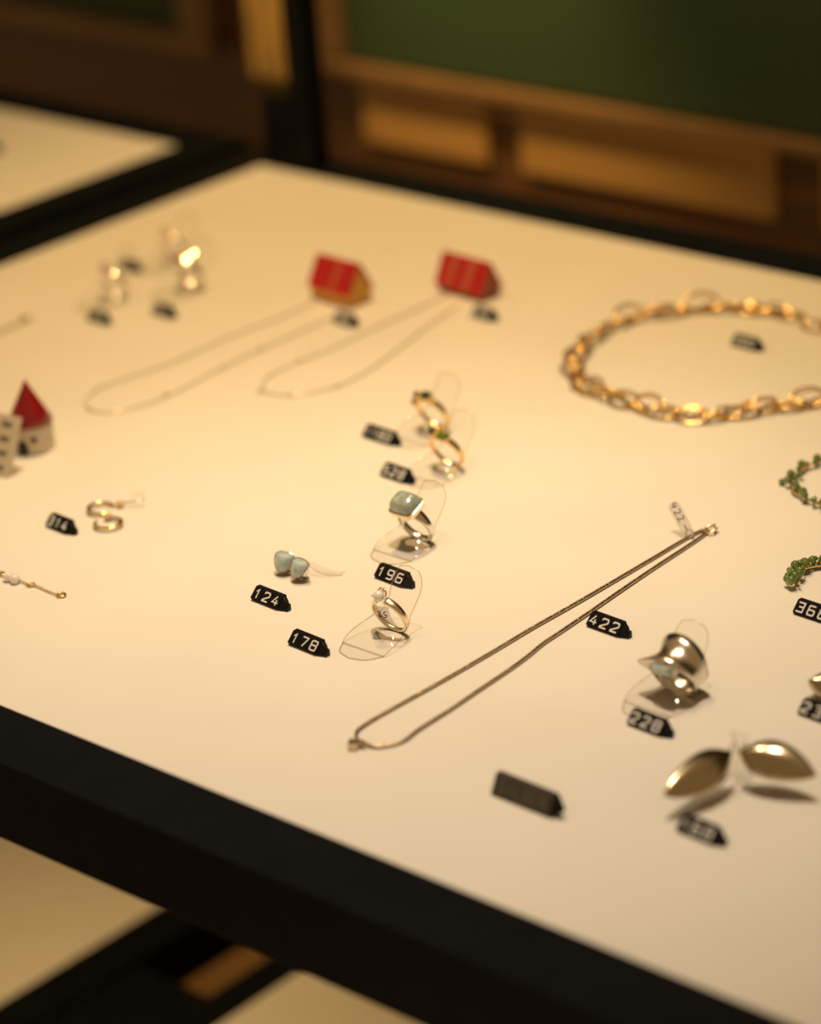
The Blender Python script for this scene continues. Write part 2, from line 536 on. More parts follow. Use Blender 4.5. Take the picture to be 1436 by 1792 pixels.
T = price_tag
T(437, 1046, '124', 5.9, 'black price tag reading 124 in front of the pale blue stud earrings')
T(502, 1124, '178', 5.9, 'black price tag reading 178 left of the pearl ring')
T(653, 1007, '196', 5.9, 'black price tag reading 196, partly hidden behind the pearl ring')
T(663, 829, '528', 5.4, 'black price tag reading 528 just behind the large aquamarine ring')
T(632, 761, '1180', 4.9, 'four digit black price tag reading 1180 left of the two green gold rings')
T(78, 918, '314', 5.1, 'black price tag reading 314 left of the small gold hoop earrings')
T(1024, 1092, '422', 6.0, 'black price tag reading 422 touching the long slender snake chain')
T(1385.5, 1070, '366', 5.8, 'black price tag reading 366, cut off by the right edge')
T(1095, 1264, '228', 5.7, 'black price tag reading 228 in front of the wide silver ring')
T(1394, 1246, '238', 5.8, 'black price tag reading 23 and a cut off digit, below tag 366')
T(1181, 1450, '168', 5.7, 'blurred black price tag nearest the front, below the leaf earrings')
T(1277, 601, '380', 5.0, 'blurred black price tag inside the curve of the gold link necklace')
T(822, 551, '295', 4.4, 'blurred black price tag in front of the striped red house pendant')
T(580, 561, '286', 4.4, 'blurred black price tag in front of the house pendant with ochre walls')
T(149, 557, '248', 4.6, 'blurred black price tag in front of the pink pearl ring')
T(263, 546, '344', 4.6, 'blurred black price tag in front of the red stone ring')
T(206, 467, '216', 4.2, 'most distant black price tag, between the pink pearl ring and the gold bead ring')

pq = thing('name_plaque', 'larger dull black plaque with a pointed end and faint lettering', 'sign', at(857.8, 1388, 1.0 * MM), -2)
pq.location.z = TZ
prof = [(0, 0.6), (3.8, 8.3), (6.5, 8.3), (6.5, 0.0), (0.6, 0.0)]
MB().loft([[Vector((x, y, z)) for y, z in prof] for x in (0, 29.5)]).build('wedge_body', 'plaque', pq, MM, 0.2)
MB().loft([[Vector((x, 3.6 + (y - 3.6) * k, 3.9 + (z - 3.9) * k)) for y, z in prof] for x, k in ((29.6, 0.98), (34.8, 0.12))]).build('pointed_end', 'tag', pq, MM, 0.1)
lt = MB()
F0 = frame((0, 0, 0), (1, 0, 0), (0, 3.8, 7.7))
nrm = Vector((0, -7.7, 3.8)).normalized()
for i, c in enumerate('SILBER'):
    F = F0.copy()
    F.translation = Vector((3.0 + i * 4.2, 0.0, 0.6)) + Vector((0, 3.8, 7.7)) * 0.26 + nrm * 0.02
    lt.strokes(GLYPH[c], 2.4, 4.2, 0.6, 0.05, F)
lt.build('lettering', 'faint', pq)


# ------------------------------------------------------------------ ring holders (bent ovals of clear film)
def ring_holder(px, py, label, s=1.0, rz=0.0):
    t = thing('ring_holder', label, 'ring stand', at(px, py), rz, 'clear film ring holders')
    t.location.z = TZ
    cl = [Vector((0, y, 0.25)) for y in (-31, -29.5, -28, -26, -24, -22.5)]
    cl += [Vector((0, -22 + 18 * k / 12, 0.4 + 14.8 * k / 12)) for k in range(13)]
    cl += [Vector((0, y, z)) for y, z in ((-1.5, 17.2), (1, 19.0), (3.5, 20.9), (6, 23.0), (8, 24.8), (9.5, 26.3), (10.2, 27.0))]
    N = len(cl)
    wid = lambda u: 13.0 * math.sqrt(max(0.0, 1 - abs(2 * u - 1) ** 2.8))
    rows = []
    nv = 16
    for i, p in enumerate(cl):
        u = i / (N - 1)
        tg = (cl[min(N - 1, i + 1)] - cl[max(0, i - 1)]).normalized()
        nn = Vector((0, -tg.z, tg.y))
        k = min(1.0, max(0.0, (p.y + 22) / 18.0))
        cur = k ** 1.3 / (7.6 if p.y < 1 else 7.6 + (p.y - 1) * 0.5)
        row = []
        w = max(0.02, wid(u))
        for j in range(nv + 1):
            v = w * (2 * j / nv - 1)
            if cur < 1e-3:
                q = p + Vector((v, 0, 0))
            else:
                ph = v * cur
                q = p + Vector((math.sin(ph) / cur, 0, 0)) + nn * ((math.cos(ph) - 1) / cur)
            q.z = max(q.z, 0.22)
            row.append(q * s)
        rows.append(row)
    MB().loft(rows, True, False, False, None, False).build('bent_film', 'film', t)
    rim = [r[0] for r in rows] + [r[-1] for r in rows[::-1]]
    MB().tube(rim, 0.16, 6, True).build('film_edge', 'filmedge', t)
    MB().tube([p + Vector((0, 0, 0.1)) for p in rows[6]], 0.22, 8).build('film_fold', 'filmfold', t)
    return t


H = ring_holder
H(695, 1104, 'clear film holder under the pearl ring, its front lip nearest tag 178')
H(740, 944, 'clear film holder under the large aquamarine ring', 0.97)
H(793, 815, 'clear film holder under the nearer green and gold ring', 0.97)
H(768, 748, 'clear film holder under the farther green and gold ring', 0.97)
H(211, 519, 'blurred clear film holder under the pink pearl ring')
H(343, 502, 'blurred clear film holder under the red stone ring')
H(316, 455, 'most distant clear film holder, under the gold bead ring')
H(1190, 1205, 'clear film holder under the wide silver ring', 1.0)


# ------------------------------------------------------------------ rings
def ring_root(px, py, name, label):
    t = thing(name, label, 'ring', at(px, py))
    t.location.z = TZ
    return t


def rect(w, th):
    """Rounded band section: w wide along the finger, th thick."""
    return [(-w / 2, 0.15), (-w / 2 + 0.15, 0), (w / 2 - 0.15, 0), (w / 2, 0.15), (w / 2, th - 0.3), (w / 2 - 0.4, th), (-w / 2 + 0.4, th), (-w / 2, th - 0.3)]


def tilt(R, lean, side=4.0):
    """Ring centre at height R above the table, leaning over towards the front, its top a little to the left."""
    return Matrix.Translation((0, 0, 0.2)) @ Matrix.Rotation(math.radians(lean), 4, 'X') @ Matrix.Translation((0, 0, R)) @ Matrix.Rotation(math.radians(-side), 4, 'Y')


def cushion(w, d, h, top=0.62, n=40, power=3.2, z0=0.0, dome=True):
    """Loops of a rounded cushion-cut stone (superellipse outline)."""
    def out(k, z):
        r = []
        for q in range(n):
            a = 2 * PI * q / n
            c, s_ = math.cos(a), math.sin(a)
            r.append(Vector((math.copysign(abs(c) ** (2 / power), c) * w / 2 * k, math.copysign(abs(s_) ** (2 / power), s_) * d / 2 * k, z)))
        return r
    if dome:
        return [out(0.9, z0 - h * 0.3)] + [out(math.cos(t * PI / 2 * 0.96) ** 0.55, z0 + h * math.sin(t * PI / 2)) for t in (0, .2, .4, .6, .75, .88, .96)]
    return [out(0.7, z0 - h * 0.4), out(1, z0), out(1, z0 + h * .25), out(top, z0 + h)]


# aquamarine ring
R0 = 9.9
r = ring_root(740, 944, 'aquamarine_ring', 'silver ring with a large domed rectangular aquamarine in a gold bezel')
Mt = tilt(R0, 24, 2)
MB().band(8.5, lambda a: rect(3.2 + 3.0 * max(0, math.cos(a)) ** 2, 1.4), 72, M=Mt).build('shank', 'silver', r)
MB().loft([[Vector((p.x * k, p.y * k, z)) for p in cushion(14.8, 12.4, 1, n=40, power=4.5)[1]] for k, z in ((0.72, 8.2), (1.0, 10.2), (1.03, 12.4), (0.97, 12.6))], False, True, M=Mt).build('bezel', 'palegold', r, MM)
st = MB().loft(cushion(14.2, 11.4, 5.6, power=4.0, z0=12.3), True, True, M=Mt).build('stone', 'aqua', r)

# pearl ring: an open band with two loops of wire and a single pearl
r = ring_root(695, 1104, 'pearl_ring', 'slim gold ring with a single white pearl and a paper size label')
Mt = tilt(9.6, 21, 8)
MB().band(8.3, lambda a: rect(2.8 + 0.8 * math.cos(a), 1.2), 72, math.radians(14), math.radians(346), Mt, False).build('shank', 'palegold', r)
wl = MB()
for sx in (-1, 1):
    wl.tube(spline([Vector((sx * 2.2, 0, 9.3)), Vector((sx * 2.6, 1.4, 11.2)), Vector((sx * 1.2, 3.0, 12.6)), Vector((-sx * 0.6, 2.6, 11.8)), Vector((0, 0.8, 10.2))], 8), 0.45, 8, M=Mt)
wl.build('wire_setting', 'palegold', r)
MB().sphere((0, -0.6, 11.4), 2.5, 24, 16, Mt).build('pearl', 'pearl', r)
pp = MB()
for sx in (-1, 1):
    pp.tube([Vector((sx * 2.2, -0.6, 11.4)), Vector((sx * 4.0, -0.9, 11.2))], 0.32, 8, M=Mt)
    pp.sphere((sx * 4.0, -0.9, 11.2), 0.5, 10, 6, Mt)
pp.build('prong', 'satin', r)
# label folded over the inside of the band
lb = MB()
path = [(-6.4, -2.2, 10.6), (-6.0, -2.4, 8.0), (-4.2, -2.2, 5.0), (-1.8, -1.6, 2.6), (0.8, -1.0, 1.6)]
pa = spline(path, 5)
loops = []
for i, p in enumerate(pa):
    w = 3.5 * (1 - 0.55 * (i / (len(pa) - 1)) ** 2)
    loops.append([p + Vector((-w * 0.6, -w * 0.25, 0)), p + Vector((w, w * 0.3, 0.5)), p + Vector((w, w * 0.3 + 0.12, 0.62)), p + Vector((-w * 0.6, -w * 0.25 + 0.12, 0.12))])
label = MB().loft(loops, False, True).build('size_label', 'frosted', r)
dm = MB()
for i, c in enumerate(('h5', 'h2')):
    F = frame((-3.1 - i * 2.6, -2.5 - i * 0.75, 9.3 - i * 0.25), (-1.0, -0.28, -0.12), (0.12, 0.1, -1.0))
    dm.strokes(GLYPH[c], 1.9, 2.7, 0.4, 0.06, F)
dm.build('size_number', 'ink', label)


def cluster_ring(px, py, label, stones, beads, R=8.6, deg=23, shank='gold', w=2.2):
    t = ring_root(px, py, 'stone_ring', label)
    Mt = tilt(R + 1.3, deg)
    MB().band(R, lambda a: rect(w + 1.4 * max(0, math.cos(a)), 1.25), 64, M=Mt).build('shank', shank, t)
    for (x, y, z, sx, sy, sz, m) in stones:
        D = Mt @ Matrix.Translation((x, y, R + z))
        c = MB().loft([[Vector((p.x * k, p.y * k, zz)) for p in cushion(sx * 1.18, sy * 1.18, 1, n=20, power=3)[1]] for k, zz in ((0.75, -1.4), (1, -0.3), (1, 0.5))], False, True, M=D).build('setting', 'gold', t)
        MB().loft(cushion(sx, sy, sz, n=20, power=3, z0=0.5), True, True, M=D).build('stone', m, c)
    for (x, y, z, rr, m) in beads:
        MB().sphere((x, y, R + z), rr, 16, 10, Mt).build('bead', m, t)
    return t


cluster_ring(793, 815, 'gold ring with an olive green and a dark green stone, nearer of the green rings',
             [(-3.8, 0.5, 2.6, 4.6, 4.4, 2.0, 'darkgreen'), (3.4, -1.2, 2.2, 7.4, 3.8, 2.0, 'limegreen')],
             [(-0.7, 0.9, 3.4, 1.5, 'gold'), (-0.6, -2.0, 2.7, 1.5, 'gold'), (1.2, 2.0, 3.6, 1.3, 'gold')])
cluster_ring(768, 748, 'gold ring with clustered dark green stones, farther of the green rings',
             [(1.6, -0.4, 3.0, 5.4, 5.0, 2.4, 'darkgreen'), (-5.8, 0.6, 1.4, 3.4, 3.4, 1.8, 'darkgreen'), (-5.6, -3.0, -0.2, 2.8, 2.8, 1.6, 'darkgreen')],
             [(-2.6, 0.6, 3.2, 1.6, 'gold'), (-2.2, -2.6, 2.4, 1.6, 'gold'), (5.2, -1.0, 2.2, 1.6, 'gold')])
cluster_ring(211, 519, 'blurred slim ring topped by a pale pink pearl', [], [(0, 0, 3.8, 3.1, 'pink')], shank='silver')
cluster_ring(343, 502, 'blurred ring with a red stone and added silver glint discs', [(-3.5, -0.5, 2.2, 4.6, 4.2, 2.0, 'redstone')],
             [(0.6, 1.8, 3.2, 1.8, 'gold')], shank='silver', w=3.6)
red_ring = bpy.context.scene.objects['stone_ring.003']
for c, rr in (((1.2, -7.5, 19.5), 3.4), ((5.2, -4.5, 23.0), 2.8)):  # shallow discs added and angled to throw a lamp glint at the camera
    D = Matrix.Translation(c) @ Vector((0.391, -0.356, 0.849)).to_track_quat('Z', 'Y').to_matrix().to_4x4()
    MB().lathe([(0.05, 0.0), (rr, -0.4), (rr * 1.02, -0.1), (rr * 0.75, 0.15), (rr * 0.5, 0.27), (rr * 0.25, 0.335), (0.05, 0.36)], 24, True, D).build('glint_disc', 'silver', red_ring)
cluster_ring(316, 455, 'most distant ring, slim with a single gold bead', [], [(0, 0, 3.2, 2.6, 'gold')], shank='silver')

# wide silver ring
r = ring_root(1200, 1206, 'wide_silver_ring', 'wide sculpted silver ring with a flared rim and a small blue baguette')
Mt = tilt(11.6, 22, 3) @ Matrix.Scale(1.07, 4)


def wide(a):
    up = max(0.0, math.cos(a))
    w = 4.2 + 3.0 * up
    fl = 0.6 + 1.6 * up
    pt = 3.2 * math.exp(-((a - (2 * PI - 1.05)) / 0.35) ** 2)          # the corner that sticks out at the left
    out = [(-w - pt * 0.3, 1.0 + fl + pt), (-w * 0.55, 1.2 + fl * 0.35 + pt * 0.4), (0, 1.1), (w * 0.55, 1.2 + fl * 0.3), (w, 1.2 + fl)]
    inn = [(w + 0.3, 0.3 + fl * 0.6), (w * 0.5, 0), (-w * 0.5, 0), (-w - 0.3, 0.2 + fl * 0.5)]
    return out + inn


MB().band(8.9, wide, 96, M=Mt).build('band', 'satin', r)
D = Mt @ frame((1.6, -8.3, 8.6), (1, 0, 0.1), (0, 0.2, 1)) @ Matrix.Translation((0, 0, 0))
MB().loft([[Vector((p.x, p.y, z)) for p in cushion(10.6, 5.2, 1, n=16, power=6)[1]] for z in (-2.4, 0.3)], False, True, M=D).build('stone_setting', 'satin', r)
MB().loft([[Vector((x * k, y * k, z)) for x, y in ((-4.6, -2.1), (4.6, -2.1), (4.6, 2.1), (-4.6, 2.1))] for k, z in ((1, 0.1), (1, 0.7), (0.7, 1.6))], False, True, M=D).build('baguette_stone', 'paleaqua', r, MM)

# ------------------------------------------------------------------ aquamarine stud earrings
STUD = 'pair of aquamarine stud earrings'
for px, py, rz, lab in ((499, 1004, 10, 'left one of the pale blue teardrop studs above tag 124'), (526, 1016, -12, 'right one of the pale blue teardrop studs, in front of a clear flag')):
    t = thing('stud_earring', lab, 'earring', at(px, py), rz, STUD)
    t.location.z = TZ
    D = Matrix.Translation((0, 0, 6.4)) @ frame((0, 0, 0), (0.94, 0.2, -0.1), (-0.12, 0.62, 0.78)) @ Matrix.Scale(0.96, 4)
    def drop(k, z):
        return [Vector((math.copysign(abs(math.cos(a)) ** 0.8, math.cos(a)) * 4.5 * k * (1 + 0.28 * math.sin(a)), (math.copysign(abs(math.sin(a)) ** 0.85, math.sin(a)) * 5.0 + 0.2) * k * (0.82 if math.sin(a) > 0 else 1.12), z)) for a in [2 * PI * q / 14 for q in range(14)]]
    MB().loft([drop(0.8, -2.0), drop(1.08, -0.8), drop(1.1, 0.5), drop(1.0, 0.7)], False, True, M=D).build('bezel', 'silver', t, MM)
    MB().loft([drop(1.0, 0.4), drop(0.96, 1.1), drop(0.66, 2.4), drop(0.34, 3.3), drop(0.04, 3.6)], False, True, M=D).build('stone', 'paleaqua', t)
    MB().tube([D @ Vector((0, 0, -1.9)), D @ Vector((0.3, 0, -6.5))], 0.4, 8).build('post', 'silver', t)
    MB().lathe([(0.3, -6.2), (1.9, -5.8), (2.2, -5.0), (1.9, -4.2), (0.3, -3.8)], 16, True, D).build('butterfly_back', 'palegold', t)
fl = thing('price_flag', 'clear label flag on the table right of the blue studs', 'label', at(536, 1003), 0)
fl.location.z = TZ
loops = []
for i, p in enumerate(spline([(0, 2, 4.5), (6, 3, 2.4), (11, 5, 0.8), (15, 9, 0.35)], 6)):
    w = 2.6 * math.sin(min(1.0, 0.25 + i / 18 * 1.0) * PI * 0.75) + 0.4
    loops.append([p + Vector((0.3 * w, -0.9 * w, 0)), p + Vector((-0.3 * w, 0.9 * w, 0)), p + Vector((-0.3 * w, 0.9 * w, 0.12)), p + Vector((0.3 * w, -0.9 * w, 0.12))])
MB().loft(loops, False, True).build('film_strip', 'film', fl)
MB().tube([l[0] for l in loops], 0.14, 6).build('film_edge', 'filmedge', fl)

# ------------------------------------------------------------------ long snake chain
t = thing('snake_chain_necklace', 'long slender champagne snake chain laid in a narrow loop, with a tiny crystal', 'necklace', at(930, 1110))
t.location.z = TZ
up = [(625, 1297), (623, 1286), (627, 1277), (645, 1264), (677, 1245), (735, 1213), (799, 1177), (866, 1138), (931, 1099), (1000, 1060), (1067, 1021), (1140, 978), (1204, 940), (1232, 927)]
dn = [(1236, 931), (1214, 948), (1141, 996), (1085, 1034), (1033, 1070), (977, 1108), (950, 1126), (922, 1149), (892, 1171), (840, 1206), (790, 1240), (735, 1275), (710, 1294), (690, 1302), (660, 1307), (642, 1303), (632, 1299)]
pth = spline(local_path(t, up + dn, 0.85), 6)
MB().tube(pth, 0.82, 8).build('snake_chain', 'chain', t)
c = MB()
p0 = local_path(t, [(1242, 926, 2.2)])[0]
c.tube([p0 + Vector((2.3 * math.cos(a), 2.3 * math.sin(a), 0.8 * math.sin(a))) for a in [2 * PI * q / 24 for q in range(24)]], 0.62, 8, True)
c.build('spring_ring_clasp', 'palegold', t)
c = MB()
for dx, dy, dz, rr in ((-3.6, 0.2, -1.2, 1.2), (-1.2, 3.0, 0.2, 1.5), (1.2, 2.4, -0.6, 1.1)):
    c.tube([p0 + Vector((dx + rr * math.cos(a), dy + rr * math.sin(a), dz + 0.7 * math.cos(a))) for a in [2 * PI * q / 16 for q in range(16)]], 0.34, 6, True)
c.build('jump_rings', 'chain', t)
p0 = local_path(t, [(619, 1303, 1.8)])[0]
MB().tube([p0 + Vector((2.6 + 1.4 * math.cos(a), 2.0 + 0.4 * math.sin(a), 0.2 + 1.4 * math.sin(a))) for a in [2 * PI * q / 16 for q in range(16)]], 0.5, 8, True).build('bail', 'chain', t)
Dp = Matrix.Translation(p0) @ Matrix.Rotation(0.5, 4, 'Z')
pc = MB()
for a, b in (((-2.1, -2.1, -1.6), (2.1, -1.6, 1.5)), ((-2.1, 1.6, -1.6), (2.1, 2.1, 1.5)), ((-2.1, -1.6, -1.6), (-1.6, 1.6, 1.5)), ((1.6, -1.6, -1.6), (2.1, 1.6, 1.5))):
    pc.box(a, b, Dp)
cup = pc.build('pendant_setting', 'chain', t)
MB().loft([[Dp @ Vector((x * k, y * k, z)) for x, y in ((-1.6, -1.6), (1.6, -1.6), (1.6, 1.6), (-1.6, 1.6))] for k, z in ((0.4, -1.5), (1.0, 0.8), (0.6, 1.8))], False, True).build('crystal', 'crystal', cup)
# standing paper flag with the handwritten price, looped round the chain
f = thing('price_flag', 'white paper flag with handwritten 422 standing on the chain beside its clasp', 'label', at(1206, 941))
f.location.z = TZ
fx = Vector((0.55, -0.75, 0.28)).normalized()
base, tip = Vector((0, 0, 1.9)), Vector((-10.5, 1.5, 14.6))
ax = (tip - base)
AL = ax.length
ax.normalize()
wd = Vector((0.62, 0.62, 0.35))
wd = (wd - ax * wd.dot(ax)).normalized()
loops = []
for u, w in ((0, 1.4), (0.08, 2.3), (0.2, 2.8), (0.85, 2.8), (0.95, 2.2), (1.0, 1.2)):
    p = base + ax * AL * u
    nn = ax.cross(wd).normalized() * 0.1
    loops.append([p - wd * w, p + wd * w, p + wd * w + nn, p - wd * w + nn])
pf = MB().loft(loops, False, True).build('paper_strip', 'frosted', f)
nn = ax.cross(wd).normalized()
side = nn if nn.dot(Vector((0.6, -0.7, 0.4))) > 0 else -nn
dm = MB()
for u, g, hw in ((0.94, 'h4', 2.3), (0.74, 'h2', 2.3), (0.55, 'h2', 2.3), (0.38, '.', 1.0), (0.28, '-', 2.3)):
    F = Matrix((-ax, wd, -ax.cross(wd))).transposed().to_4x4()
    zz = F.col[2].to_3d()
    F = Matrix((-ax, (-ax).cross(-side) * -1 if False else side.cross(-ax), side)).transposed().to_4x4()
    o = base + ax * AL * u + side * (0.16) - F.col[1].to_3d() * 1.5
    F.translation = o
    dm.strokes(GLYPH[g], hw, 3.1, 0.42, 0.05, F)
dm.build('handwritten_price', 'ink', pf)
MB().tube([Vector((1.9 * math.cos(a), 0.9 * math.sin(a), 2.1 + 1.9 * math.sin(a))) for a in [2 * PI * q / 20 for q in range(20)]], 0.5, 6, True).build('loop', 'paper', f)


# ------------------------------------------------------------------ gold link necklace
t = thing('link_necklace', 'gold necklace of large open oval links laid in a wide curve', 'necklace', at(1200, 640))
t.location.z = TZ
route = [(1382, 551), (1345, 544), (1300, 540), (1250, 538), (1200, 543), (1150, 549), (1100, 558), (1055, 577), (1020, 605), (1003, 632), (1005, 655), (1025, 676), (1060, 693), (1110, 708), (1160, 722), (1210, 730), (1260, 727), (1310, 720), (1360, 712), (1410, 706), (1450, 700), (1500, 690)]
pth = spline(local_path(t, route, 1.8), 8)
link = None
for i, (p, tg) in enumerate(walk(pth, 8.4)):
    big = i % 3 != 1
    a, b = (9.2, 5.6) if big else (6.4, 3.6)
    mb = MB()
    D = frame(p, tg, Vector((-tg.y, tg.x, 0.0)))
    roll = (0.18, -0.75, 0.26, -0.2, 0.6)[i % 5] + random.uniform(-.1, .1)
    D = D @ Matrix.Rotation(roll, 4, 'X') @ Matrix.Rotation(random.uniform(-.18, .18), 4, 'Z')
    for off in ((-0.75, 0.75) if big else (0.0,)):
        mb.tube([D @ Vector((a * math.cos(q), (b + off) * math.sin(q), off * 0.6)) for q in [2 * PI * k / 28 for k in range(28)]], 0.55 if big else 0.7, 6, True)
    lo = min(v.z for v in mb.v)
    for v in mb.v:
        v.z += 0.05 - lo if lo < 0.05 else 0
    mb.build('link', 'gold', t)
e = thing('link_necklace_end', 'loose end of the gold link necklace at the right edge', 'necklace', at(1425, 572))
e.location.z = TZ
for i, (px, py) in enumerate(((1422, 570), (1448, 577), (1478, 584))):
    q0 = local_path(e, [(px, py, 2.0)])[0]
    mb = MB()
    D = frame(q0, (0.95, -0.2, 0), (0.2, 0.95, 0)) @ Matrix.Rotation((0.25, -0.8, 0.3)[i], 4, 'X')
    mb.tube([D @ Vector((7.5 * math.cos(k), 4.6 * math.sin(k), 0)) for k in [2 * PI * w / 28 for w in range(28)]], 0.75, 6, True)
    lo = min(v.z for v in mb.v)
    for v in mb.v:
        v.z += 0.05 - lo
    mb.build('link', 'gold', e)


# ------------------------------------------------------------------ house pendants on fine gold chains
def house_necklace(label, px, py, L, Wd, hw, hr, roofm, wallm, stripes, rz, routes, beads):
    t = thing('house_pendant_necklace', label, 'necklace', at(px, py), 0)
    t.location.z = TZ
    D = Matrix.Rotation(math.radians(rz), 4, 'Z')
    w = MB()
    prof = [(0, 0), (0, hw), (Wd / 2, hw + hr - 1.0), (Wd, hw), (Wd, 0)]
    w.loft([[D @ Vector((x, y, z)) for y, z in prof] for x in (0.8, L - 0.8)])
    house = w.build('house_walls', wallm, t, MM, 0.3)
    for sgn in (0, 1):
        rf = MB()
        e0, e1 = (-0.9, hw - 0.9 * hr / (Wd / 2)), (Wd / 2, hw + hr)
        if sgn:
            e0, e1 = (Wd + 0.9, e0[1]), e1
        d = Vector((0, e1[0] - e0[0], e1[1] - e0[1])).normalized()
        n = Vector((0, -d.z, d.y)) if not sgn else Vector((0, d.z, -d.y)) * 1.0
        n = n if n.z > 0 else -n
        pr = [Vector((0, *e0)), Vector((0, *e1)), Vector((0, *e1)) + n * 1.0, Vector((0, *e0)) + n * 1.0]
        rf.loft([[D @ (p + Vector((x, 0, 0))) for p in pr] for x in (-0.5, L + 0.1)])
        rf.build('roof_slope', roofm, house, MM, 0.2)
        if stripes and not sgn:
            for k0, k1 in stripes:
                sp = MB()
                q = [Vector((0, *e0)) + n * 1.02, Vector((0, *e1)) + n * 1.02]
                a0, a1, b0, b1 = k0 * L, k1 * L, k0 * L + 2.0, k1 * L + 2.0
                pts = [q[0] + Vector((a0, 0, 0)), q[0] + Vector((a1, 0, 0)), q[1] + Vector((b1, 0, 0)), q[1] + Vector((b0, 0, 0))]
                sp.loft([[D @ p for p in pts], [D @ (p + n * 0.12) for p in pts]])
                sp.build('roof_stripe_and_glint', 'redb', house)  # on the ochre house, a reflection streak painted as lighter red
    ch = MB()
    bd = []
    for rt in routes:
        pth = spline(local_path(t, rt, 0.6), 8)
        bead_path = walk(pth, 1.5)
        ch.tube(pth, 0.28, 6)
        for p, tg in bead_path:
            ch.sphere(p, 0.44, 6, 4)
    ch.build('fine_chain', 'palegold', t)
    for px_, py_ in beads:
        MB().sphere(local_path(t, [(px_, py_, 1.2)])[0], 1.25, 12, 8).build('chain_bead', 'palegold', t)
    return t


house_necklace('ochre walled little house pendant with a red roof, on a fine gold chain', 544, 521, 33, 17, 8.5, 15, 'red', 'ochre', ((0.48, 0.60),), -3,
               [[(548, 530), (480, 560), (400, 590), (300, 635), (220, 662), (170, 682), (150, 702), (155, 716), (190, 722), (240, 712), (300, 690), (390, 643), (470, 605), (545, 572), (590, 552)]],
               [(158, 716), (290, 690), (390, 642), (455, 611)])
house_necklace('striped red little house pendant with brick coloured walls, on a fine gold chain', 765, 507, 36, 15, 5.5, 15, 'red', 'brick', ((0.18, 0.34), (0.55, 0.72)), -4,
               [[(790, 512), (720, 545), (660, 572), (590, 606), (520, 634), (475, 655), (458, 676), (470, 688), (505, 692), (550, 686), (600, 672), (650, 645), (700, 608), (750, 570), (800, 535)]],
               [(455, 684), (508, 690), (590, 675), (522, 630)])

# ------------------------------------------------------------------ little round tower and leaning facade at the left edge
t = thing('tower_figurine', 'miniature round cream tower with a red cone roof and dark door', 'figurine', at(59, 783))
t.location.z = TZ
body = MB().lathe([(10.6, 0), (11.2, 0.3), (11.0, 14.5), (10.4, 15.2)], 40).build('tower_body', 'cream', t)
MB().lathe([(11.3, 14.6), (11.6, 15.4), (8.0, 22.0), (4.0, 29.5), (0.5, 36.5), (0.05, 37.0)], 40).build('cone_roof', 'darkred', t)


def on_tower(ang, z, pts, d=0.65, R=11.1):
    """A flat outline wrapped onto the tower wall at ang degrees."""
    lo, hi = [], []
    for x, y in pts:
        a = math.radians(ang) + x / R
        lo.append(Vector((math.cos(a) * (R - 0.2), math.sin(a) * (R - 0.2), z + y)))
        hi.append(Vector((math.cos(a) * (R + d), math.sin(a) * (R + d), z + y)))
    return MB().loft([lo, hi])


on_tower(-67, 0.4, [(-2.6, 0), (2.6, 0), (2.6, 4.5), (1.6, 7.0), (0, 8.0), (-1.6, 7.0), (-2.6, 4.5)]).build('arched_door', 'dark', body)
on_tower(-36, 8.4, [(1.6 * math.cos(a), 1.6 * math.sin(a)) for a in [2 * PI * q / 12 for q in range(12)]]).build('round_window', 'dark', body)

t = thing('facade_figurine', 'leaning white miniature facade with rows of dark windows, cut by the left edge', 'figurine', at(12, 838), 0)
t.location.z = TZ
D = Matrix.Rotation(math.radians(-26), 4, 'X') @ Matrix.Rotation(math.radians(4), 4, 'Y')
D = Matrix.Rotation(math.radians(14), 4, 'Z') @ D
fb = MB().box((-24, 0, 0), (0, 3.2, 31), D).build('facade_slab', 'cream', t, MM, 0.4)
for row in range(4):
    for cx in (-6.2, -15.5):
        MB().box((cx - 3.0, -0.12, 3.2 + row * 7.2), (cx + 3.0, 0.2, 6.0 + row * 7.2), D).build('facade_window', 'grey', fb)
MB().loft([[Vector((x, y, z)) for y, z in ((4.5, 0), (4.2, 6.0), (13.0, 0))] for x in (-12, -1.5)]).build('support_wedge', 'cream', t)

